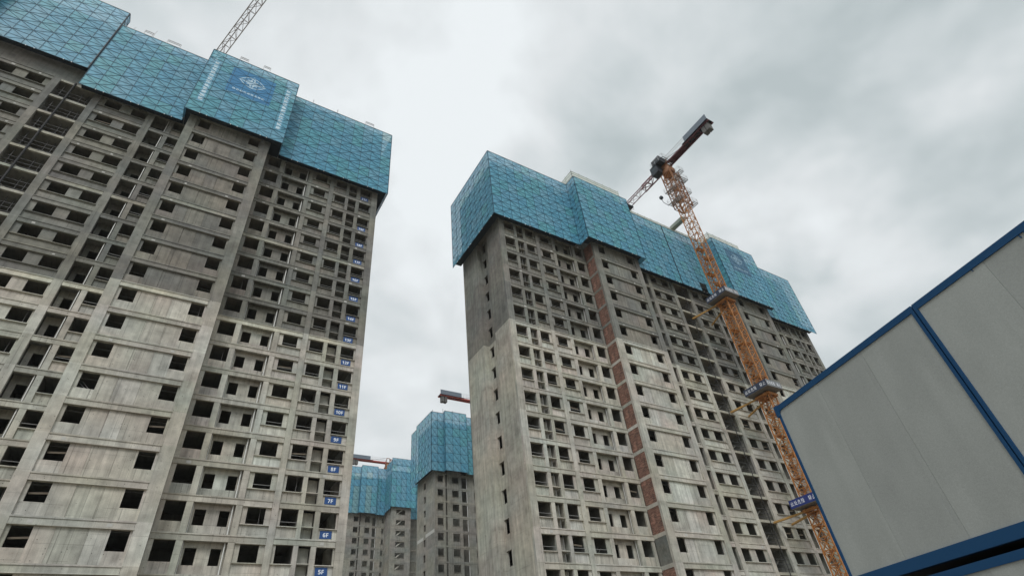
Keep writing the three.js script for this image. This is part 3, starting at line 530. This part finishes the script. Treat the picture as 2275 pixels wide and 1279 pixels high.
{ // tower D
  const x0 = 46.9, z = -160.8, sill = 50.78 + EYE, floors = []; for (let k = -1; k < 8; k++) floors.push([20 - k, sill - k * FH - 0.9]);
  const lo = floors[floors.length - 1][1], g = thing('tower_block', 'farthest concrete tower with stair flights showing in its bay windows', 'building', [58, 0, z], 'distant towers');
  wallRun(g, floors, x0, 58.3, z, [[48.9, 50.25, 0.9, 2.35], [50.56, 50.95, 0, 2.6, 'groove'], [52.25, 53.7, 0.9, 2.35], [54.46, 55.7, 0, 2.35, 'door'], [57.31, 58.0, 0.9, 2.35]], FAR, 13);
  wallRun(g, floors.map(([n, y]) => [n, y + 1.2]), 58.35, 64.4, -156.0, [[59.9, 62.7, 0.95, 2.35, 'stair']], FAR, 17);
  wallRun(g, floors, 64.6, 69.4, z, [[66.0, 68.7, 0.05, 2.5]], FAR, 19);
  for (const [n, y] of floors) mesh('bay_side', boxGeo(58.35, 58.6, y, y + 2.95, z - 0.2, -156.28, g.position, TILE, 4), pick(FAR, n, 4, 2), g);
  mesh('rear_wall', boxGeo(x0, 72, 0, 64 + EYE, -170.2, -170, g.position), M.inner, g); mesh('inner_wall', boxGeo(x0, 72, lo, 56 + EYE, -164.2, -164, g.position), M.inner, g);
  mesh('lower_storeys', boxGeo(x0, 72, 0, lo - 0.02, -170, z, g.position), FAR[0], g); mesh('raw_storeys', boxGeo(x0, 72, floors[0][1] + 2.97, 64 + EYE, -169.9, z - 0.1, g.position), FAR[2], g); mesh('raw_bay', boxGeo(58.4, 64.4, floors[0][1] + 4.2, 65 + EYE, z, -156.1, g.position), FAR[1], g);
  mesh('end_wall', boxGeo(x0, x0 + 0.3, lo, 58 + EYE, -169.9, z - 0.3, g.position), FAR[1], g);
  const y0 = 52.7 + EYE, y1 = 66.3 + EYE, s = thing('climbing_screen', 'bright teal pleated screen on the farthest tower', 'safety screen', [58, y0, z + 1.2], 'screens on the distant towers');
  const o = { style: 'far', rows: 7, cell: 1.7, pale: (i, j) => i === 1 && j !== 4 && j !== 6 };
  netFace(s, [45.9, z + 1.2], [49.5, z + 1.2], [0, 1], y0, y1, o); netFace(s, [49.5, z + 2.1], [54.6, z + 2.1], [0, 1], y0, y1 + 0.3, o); netFace(s, [49.5, z + 1.2], [49.5, z + 2.1], [-1, 0], y0, y1, o);
  netFace(s, [54.65, z + 1.2], [57.6, z + 1.2], [0, 1], y0, y1 + 0.2, { ...o, pale: null });
  const p = { ...o, pale: null }, zb = -155.1;
  netFace(s, [57.65, z + 1.2], [57.65, zb], [-1, 0], y0 + 0.6, y1 + 1.4, p); netFace(s, [57.65, zb], [65.6, zb], [0, 1], y0 + 1.2, y1 + 2.2, p); netFace(s, [65.7, z + 1.2], [71, z + 1.2], [0, 1], y0 - 0.5, y1, p);
  deck(s, 45.9, 57.6, y0, z + 0.05, z + 1.1); deck(s, 57.7, 65.6, y0 + 1.2, -156, zb - 0.05); deck(s, 57.7, 58.3, y0 + 0.6, z + 1.2, -156.1, 'side_deck'); deck(s, 49.5, 54.6, y0 - 0.02, z + 1.15, z + 2.05);
}

// ---------------------------------------------------------------- tower cranes
function latticeSection(w, h, t, ladder) {
  const a = w / 2, l = [];
  const c = [[-a, -a], [a, -a], [a, a], [-a, a]];
  for (let i = 0; i < 4; i++) {
    const p = c[i], q = c[(i + 1) % 4];
    l.push(bar([p[0], 0, p[1]], [p[0], h, p[1]], t)); l.push(bar([p[0], 0.02, p[1]], [q[0], 0.02, q[1]], t * 0.7)); l.push(bar([p[0], h / 2, p[1]], [q[0], h / 2, q[1]], t * 0.55));
    const up = i % 2; l.push(bar([p[0], up ? 0 : h / 2, p[1]], [q[0], up ? h / 2 : 0, q[1]], t * 0.6), bar([p[0], up ? h : h / 2, p[1]], [q[0], up ? h / 2 : h, q[1]], t * 0.6));
  }
  if (ladder) { for (let i = 0; i < 4; i++) { const p = c[i], q = c[(i + 1) % 4], up = i % 2; l.push(bar([p[0], up ? h / 2 : 0, p[1]], [q[0], up ? 0 : h / 2, q[1]], t * 0.5), bar([p[0], up ? h / 2 : h, p[1]], [q[0], up ? h : h / 2, q[1]], t * 0.5)); }
    l.push(bar([-0.2, 0, -a + 0.35], [-0.2, h, -a + 0.35], 0.06), bar([0.2, 0, -a + 0.35], [0.2, h, -a + 0.35], 0.06)); for (let y = 0.2; y < h; y += 0.35) l.push(bar([-0.2, y, -a + 0.35], [0.2, y, -a + 0.35], 0.035)); l.push(bar([-a, h - 0.1, 0.35], [a, h - 0.1, 0.35], 0.06, 0.75)); }
  return merge(l);
}
function girder(L, w, h, t, step, inverted) {   // triangular truss along +x, two chords below, one above
  const l = [bar([0, 0, -w / 2], [L, 0, -w / 2], t), bar([0, 0, w / 2], [L, 0, w / 2], t), bar([0, h, 0], [L, h, 0], t)];
  for (let x = 0, i = 0; x < L - step / 2; x += step, i++) {
    l.push(bar([x, 0, -w / 2], [x, 0, w / 2], t * 0.5), bar([x, 0, i % 2 ? -w / 2 : w / 2], [x + step, 0, i % 2 ? w / 2 : -w / 2], t * 0.45));
    for (const s of [-1, 1]) l.push(bar([x, 0, s * w / 2], [x + step / 2, h, 0], t * 0.5), bar([x + step / 2, h, 0], [x + step, 0, s * w / 2], t * 0.5));
  }
  return merge(l);
}
function railing(a, b, h, t) { const l = [], d = [b[0] - a[0], b[1] - a[1], b[2] - a[2]], L = Math.hypot(...d), n = Math.max(1, Math.round(L / 1)); const at = (k, y) => [a[0] + d[0] * k, a[1] + d[1] * k + y, a[2] + d[2] * k]; l.push(bar(at(0, h), at(1, h), t), bar(at(0, h / 2), at(1, h / 2), t * 0.8)); for (let i = 0; i <= n; i++) l.push(bar(at(i / n, 0), at(i / n, h), t)); return merge(l); }
function workPlatform(g, y, x0, x1, z0, z1, mDeck, hr = 1.05) {
  const slats = []; const nS = Math.max(3, Math.round((z1 - z0) / 0.3)); for (let i = 0; i <= nS; i++) slats.push(boxGeo(x0, x1, y, y + 0.05, z0 + (z1 - z0 - 0.12) * i / nS, z0 + (z1 - z0 - 0.12) * i / nS + 0.12)); slats.push(boxGeo(x0, x0 + 0.08, y - 0.06, y, z0, z1), boxGeo(x1 - 0.08, x1, y - 0.06, y, z0, z1));
  const d = mesh('platform', merge(slats), mDeck, g);
  for (const [a, b] of [[[x0, y, z0], [x1, y, z0]], [[x1, y, z0], [x1, y, z1]], [[x1, y, z1], [x0, y, z1]], [[x0, y, z1], [x0, y, z0]]]) mesh('railing', railing(a, b, hr, 0.035), M.hoop, d);
  return d;
}
function crane(label, x, z, jibAngle, o) {
  const g = thing('tower_crane', label, 'crane', [x, 0, z], 'tower cranes over the site');
  const sh = o.section, n = Math.round(o.slew / sh), sec = latticeSection(o.w, sh, o.w * 0.088, o.fine), open = latticeSection(o.w, sh, o.w * 0.075, false);
  for (let i = 0; i < n; i++) {
    const [px, py] = pixelOf(x, (i + 0.5) * sh, z); if (!o.all && (py > 1700 || px < -500)) continue;
    const m = mesh('mast_section', i * sh > 60 ? open : sec, o.mastMat, g); m.position.y = i * sh; if (o.fine && i % 2) m.rotation.y = Math.PI;
  }
  if (o.base) mesh('footing', boxGeo(-2.5, 2.5, 0, 0.8, -2.5, 2.5), LIGHT[0], g);
  const top = new THREE.Group(), y = n * sh;   // the slewing part; its pieces are parts of the crane, turned by the jib angle
  const T = (name, geo, m) => { geo.rotateY(jibAngle); geo.translate(0, y, 0); return mesh(name, geo, m, g); };
  const w = o.w;
  T('slewing_ring', new THREE.CylinderGeometry(w * 0.78, w * 0.7, 0.7, 20).translate(0, 0.35, 0), o.bodyMat);
  T('turntable', (() => { const q = new THREE.CylinderGeometry(w * 0.62, w * 0.75, 1.7, 4, 1); q.rotateY(Math.PI / 4); q.translate(0, 1.55, 0); return q; })(), o.bodyMat);
  T('head_frame', merge([bar([-w * .5, 2.3, -w * .5], [-w * .3, 4.2, 0], 0.18), bar([-w * .5, 2.3, w * .5], [-w * .3, 4.2, 0], 0.18), bar([w * .5, 2.3, -w * .5], [w * .3, 4.2, 0], 0.18), bar([w * .5, 2.3, w * .5], [w * .3, 4.2, 0], 0.18), bar([-w * .3, 4.15, 0], [w * .3, 4.15, 0], 0.18), bar([-w * .5, 2.3, -w * .5], [w * .5, 2.3, -w * .5], 0.16), bar([-w * .5, 2.3, w * .5], [w * .5, 2.3, w * .5], 0.16)]), o.bodyMat);
  // jib
  T('jib', girder(o.jib, 1.25, 1.35, 0.13, 1.9).translate(w * 0.5, 2.4, 0), o.jibMat);
  T('jib_heel', girder(6.0, 1.35, 1.5, 0.2, 2.0).translate(w * 0.45, 2.36, 0), o.jibMat);
  const tr = o.trolley || 16;
  T('trolley', boxGeo(tr, tr + 1.6, 1.9, 2.25, -0.8, 0.8), M.darkSteel);
  T('trolley_cage', railing([tr + 0.2, 1.2, 0.85], [tr + 1.5, 1.2, 0.85], 0.9, 0.06), M.hoop);
  if (o.hook) { T('hoist_rope', bar([tr + 0.8, 1.9 - o.hook, 0], [tr + 0.8, 1.95, 0], 0.04), M.cable); T('hook_block', boxGeo(tr + 0.5, tr + 1.1, 1.0 - o.hook, 1.9 - o.hook, -0.2, 0.2), M.yellow); }
  // counter-jib with its deck, winch, ballast and side panel
  const c = o.counter;
  T('counter_jib', merge([bar([-c, 2.35, -0.62], [0, 2.35, -0.62], 0.3, 0.24), bar([-c, 2.35, 0.62], [0, 2.35, 0.62], 0.3, 0.24), ...Array.from({ length: Math.floor(c / 1.4) }, (_, i) => bar([-i * 1.4 - 0.6, 2.3, -0.62], [-i * 1.4 - 0.6, 2.3, 0.62], 0.16)), ...Array.from({ length: Math.floor(c / 1.4) - 1 }, (_, i) => bar([-i * 1.4 - 0.6, 2.3, i % 2 ? -0.6 : 0.6], [-i * 1.4 - 2.0, 2.3, i % 2 ? 0.6 : -0.6], 0.1))]), o.counterMat);
  T('counter_deck', boxGeo(-c, -c * 0.45, 2.5, 2.56, -0.95, 0.95), M.darkSteel); T('counter_walkway', boxGeo(-c * 0.45 + 0.02, -1.2, 2.5, 2.55, -0.5, 0.5), o.counterMat);
  T('counter_railing', railing([-c * 0.95, 2.56, 0.95], [-1.0, 2.56, 0.95], 1.1, 0.06), M.hoop);
  T('counter_railing', railing([-c * 0.95, 2.56, -0.95], [-1.0, 2.56, -0.95], 1.1, 0.06), M.hoop);
  T('side_board', boxGeo(-c * 1.0, -c * 0.52, 2.45, 3.75, o.boardSide * 1.02 - 0.04, o.boardSide * 1.02 + 0.04), M.grey);
  for (const k of [0.86, 0.93]) T('ballast_block', boxGeo(-c * k - 0.35, -c * k + 0.35, 0.6, 2.9, -0.55, 0.55), M.block);
  T('winch', new THREE.CylinderGeometry(0.45, 0.45, 1.2, 14).rotateX(Math.PI / 2).translate(-c * 0.62, 3.1, 0), o.counterMat);
  T('tie_rod', bar([-c * 0.55, 2.6, 0], [-w * 0.3, 4.2, 0], 0.07), M.rail);
  // driver's cab beside the turntable
  const cab = T('cab', boxGeo(w * 0.35, w * 0.35 + 1.7, 0.6, 2.7, o.boardSide * (w * 0.5 + 0.75) - 0.7, o.boardSide * (w * 0.5 + 0.75) + 0.7), o.cabMat || M.cabBody);
  const cg = (x0, x1, y0, y1, z0, z1) => { const q = boxGeo(x0, x1, y0, y1, z0, z1); q.rotateY(jibAngle); q.translate(0, y, 0); return q; };
  const zc = o.boardSide * (w * 0.5 + 0.75);
  mesh('cab_window', cg(w * 0.35 + 1.7, w * 0.35 + 1.73, 1.2, 2.5, zc - 0.6, zc + 0.6), M.cabGlass, cab);
  mesh('cab_window', cg(w * 0.35 + 0.3, w * 0.35 + 1.5, 1.3, 2.5, zc + o.boardSide * 0.7 - 0.015, zc + o.boardSide * 0.7 + 0.015), M.cabGlass, cab);
  return { g, y };
}
{ // the orange crane in front of the right tower
  const cx = 67.1, cz = -37.6, w = 1.6;
  const { g, y } = crane('orange tower crane tied to the tower, three banner platforms on its mast', cx, cz, Math.PI / 2, { w, section: 2.8, slew: 81.2, jib: 50, counter: 11.6, fine: true, mastMat: M.orange, bodyMat: M.ochre, jibMat: M.jib, counterMat: M.maroon, boardSide: -1, trolley: 10.8, all: true, base: true, cabMat: M.darkSteel });
  // climbing cage below the slewing ring
  const cage = latticeSection(2.3, 3.2, 0.15, false);
  for (const k of [9.4, 6.2, 3.0]) mesh('climbing_cage', cage, M.ochre, g).position.y = y - k;
  for (const [h, x0, x1, z0, z1] of [[8.5, 1.2, 2.5, -1.3, 1.5], [8.5, -2.3, -1.2, -1.3, 1.3], [5.6, 1.2, 2.2, -1.2, 1.4], [5.4, -2.1, -1.2, -1.2, 1.2], [3.2, -1.2, 1.4, 1.2, 2.2], [2.4, 1.2, 2.1, -1.2, 1.3], [-0.3, 1.1, 2.2, -0.8, 1.7]]) workPlatform(g, y - h, x0, x1, z0, z1, M.grating);
  workPlatform(g, y + 2.5, -2.4, 0.4, -1.6, 1.5, M.darkSteel, 1.0);
  mesh('machine_box', boxGeo(-2.3, -0.5, y + 2.56, y + 3.9, -1.4, 0.6), M.darkSteel, g); mesh('lamp_bracket', merge([bar([-2.1, y - 8.5, -1.4], [-3.4, y - 8.2, -1.4], 0.07), bar([-3.4, y - 8.2, -1.4], [-3.5, y - 7.2, -1.4], 0.07), boxGeo(-3.75, -3.25, y - 7.3, y - 6.8, -1.65, -1.15)]), M.darkSteel, g);
  // tie collars with banners
  const words = ['ci', 'chu', 'wei', 'xian', null, 'jin', 'zhi'];
  const ban = dark => canvasTex(512, 96, k => { k.fillStyle = dark; k.fillRect(0, 0, 512, 96); k.strokeStyle = '#e3e6ee'; words.forEach((q, i) => q && drawGlyph(k, q, 24 + i * 68, 20, 54, 6)); });
  const tA = ban('#3a4256'), tB = ban('#2b3a7c'), tC = ban('#7d8084');
  [[49.5 + EYE, tA, M.grey], [33.2 + EYE, tA, M.grey], [18.2 + EYE, tB, M.navy]].forEach(([py, t, back], i) => {
    const x0 = -2.1, x1 = 1.1, z0 = -1.7, z1 = 2.0, d = mesh('tie_platform', boxGeo(x0, x1, py - 0.95, py - 0.87, z0, z1), M.grating, g);
    const bl = banner('warning_banner', z1 - z0, 0.95, t, d, [x0 - 0.02, py - 0.42, (z0 + z1) / 2], null, null, back); bl.rotation.y = -Math.PI / 2;
    banner('warning_banner', x1 - x0, 0.95, i < 2 ? tC : t, d, [(x0 + x1) / 2, py - 0.42, z1 + 0.02], null, null, i < 2 ? M.grey : back);
    banner('warning_banner', x1 - x0, 0.95, t, d, [(x0 + x1) / 2, py - 0.42, z0 - 0.02], null, null, back).rotation.y = Math.PI;
    const fr = (a, b, tt) => mesh('tie_bar', bar(a, b, tt), M.yellow, g);
    const ey = py - 1.3, target = [1539, 1624, 1720][i]; let lo = cx - 14, hi = cx;   // where the tie meets the wall, from the photo column it ends in
    for (let k = 0; k < 40; k++) { const m = (lo + hi) / 2; if (pixelOf(m, ey, -42.88)[0] < target) lo = m; else hi = m; }
    const ex = lo - cx;
    fr([-0.8, ey, -0.8], [ex, ey, -5.27], 0.2); fr([-0.8, ey - 0.02, 0.8], [ex + 0.25, ey - 0.02, -5.26], 0.16); fr([0.8, ey, -0.8], [2.6, ey, -5.27], 0.2);
    mesh('tie_collar', merge([bar([-1, ey, -1], [1, ey, -1], 0.3), bar([1, ey, -1], [1, ey, 1], 0.3), bar([1, ey, 1], [-1, ey, 1], 0.3), bar([-1, ey, 1], [-1, ey, -1], 0.3)]), M.orange, g);
  });
}
// the crane behind the left tower, its jib reaching overhead
crane('pale lattice crane jib reaching out above the square emblem banner', -18.6, -81, Math.atan2(-0.951, 0.308), { w: 1.6, section: 2.8, slew: 86.8, jib: 56, counter: 12, mastMat: M.orange, bodyMat: M.ochre, jibMat: M.jibPale, counterMat: M.red, boardSide: 1, trolley: 8, all: true });
// the two red cranes over the distant towers
crane('red crane with an orange cab standing over the farthest tower', 64.6, -178, 0, { w: 1.8, section: 2.8, slew: 76.5, jib: 46, counter: 13, mastMat: M.orange, bodyMat: M.ochre, jibMat: M.jib, counterMat: M.red, boardSide: 1, trolley: 8, all: true, cabMat: M.orange });
crane('red crane whose ballast end shows beside the blind end wall', 69, -118, 0, { w: 1.8, section: 2.8, slew: 68.6, jib: 40, counter: 13, mastMat: M.orange, bodyMat: M.ochre, jibMat: M.jib, counterMat: M.red, boardSide: 1, trolley: 8, all: true });

// ---------------------------------------------------------------- stacked site cabins
function cabin(a0, a1, y0, y1, label, leftEdge, drips) {
  const u = [-0.26320931, 0.96473875], c0 = [9.36624189, -5.18206331], w = a1 - a0, h = y1 - y0, dep = 5.8;
  const g = thing('site_cabin', label, 'cabin', [c0[0] + u[0] * a0, y0, c0[1] + u[1] * a0], 'stacked site cabins');
  g.rotation.y = Math.atan2(-u[1], u[0]);
  const b = (name, x0, x1, ya, yb, za, zb, m) => mesh(name, boxGeo(x0, x1, ya, yb, za, zb, undefined, 2, a0), m, g);
  const rT = 0.10, rB = 0.15, po = 0.045;
  b('top_rail', 0, w, h - rT, h, -0.1, 0, M.blue); b('bottom_rail', 0, w, 0, rB, -0.1, 0, M.blue);
  b('top_rail', 0, w, h - rT, h, -dep, -dep + 0.1, M.blue); b('bottom_rail', 0, w, 0, rB, -dep, -dep + 0.1, M.blue);
  for (const x of [0, w - po]) for (const z of [-0.1, -dep]) b('post', x, x + po, rB, h - rT, z, z + 0.1, M.blue);
  if (leftEdge) {
    b('corner_block', -0.03, 0.05, h - 0.2, h + 0.012, -0.1, 0.012, M.blue);
    const q = new THREE.Shape(); q.moveTo(po, h - rT); q.lineTo(po + 0.1, h - rT); q.quadraticCurveTo(po, h - rT, po, h - rT - 0.1); q.closePath();
    mesh('gusset', new THREE.ExtrudeGeometry(q, { depth: 0.02, bevelEnabled: false }).translate(0, 0, -0.022), M.blue, g);
  }
  for (const x of [0.003, w - 0.1]) { b('side_rail', x, x + 0.097, h - rT, h - 0.003, -dep + 0.1, -0.1, M.blue); b('side_rail', x, x + 0.097, 0.003, rB, -dep + 0.1, -0.1, M.blue); }
  const n = 3, pw = (w - 2 * po) / n;
  for (let i = 0; i < n; i++) b('wall_panel', po + i * pw + 0.0015, po + (i + 1) * pw - 0.0015, rB, h - rT, -0.085, -0.018 - 0.0022 * (i % 2), CABIN[i % 3]);
  for (let i = 0; i < 6; i++) { const p = (dep - 0.2) / 6; for (const x of [0.012, w - 0.05]) b('side_panel', x, x + 0.04, rB, h - rT, -0.1 - (i + 1) * p + 0.002, -0.1 - i * p - 0.002, CABIN[i % 3]); }
  if (drips) for (const [x, l, t] of [[1.55, 0.05, 0.012], [1.62, 0.085, 0.016], [0.9, 0.03, 0.01], [2.3, 0.06, 0.012]]) mesh('paint_drip', bar([x, h - rT + 0.005, -0.012], [x + 0.012, h - rT - l, -0.012], t, 0.014), M.blue, g);
  b('rear_panel', po, w - po, rB, h - rT, -dep + 0.02, -dep + 0.07, CABIN[0]); b('roof', 0.1, w - 0.1, h - 0.05, h - 0.02, -dep + 0.1, -0.1, CABIN[1]); b('floor', 0.1, w - 0.1, 0.05, 0.1, -dep + 0.1, -0.1, M.darkSteel);
}
cabin(0, 3.14, 2.765, 5.8, 'upper grey cabin at the outer end of the stack, blue framed', true);
cabin(3.16, 6.3, 2.765, 5.8, 'upper grey cabin beside the outer end one, its top rail dripping blue', false, true);
cabin(0, 3.14, 0.02, 2.67, 'lower cabin at the outer end under the stack gap', true);
cabin(3.16, 6.3, 0.02, 2.67, 'lower cabin in the second place under the stack gap');
// thin damp haze
scene.fog = new THREE.FogExp2(new THREE.Color(0.80, 0.84, 0.86), 0.0002);
renderer.render(scene, camera);
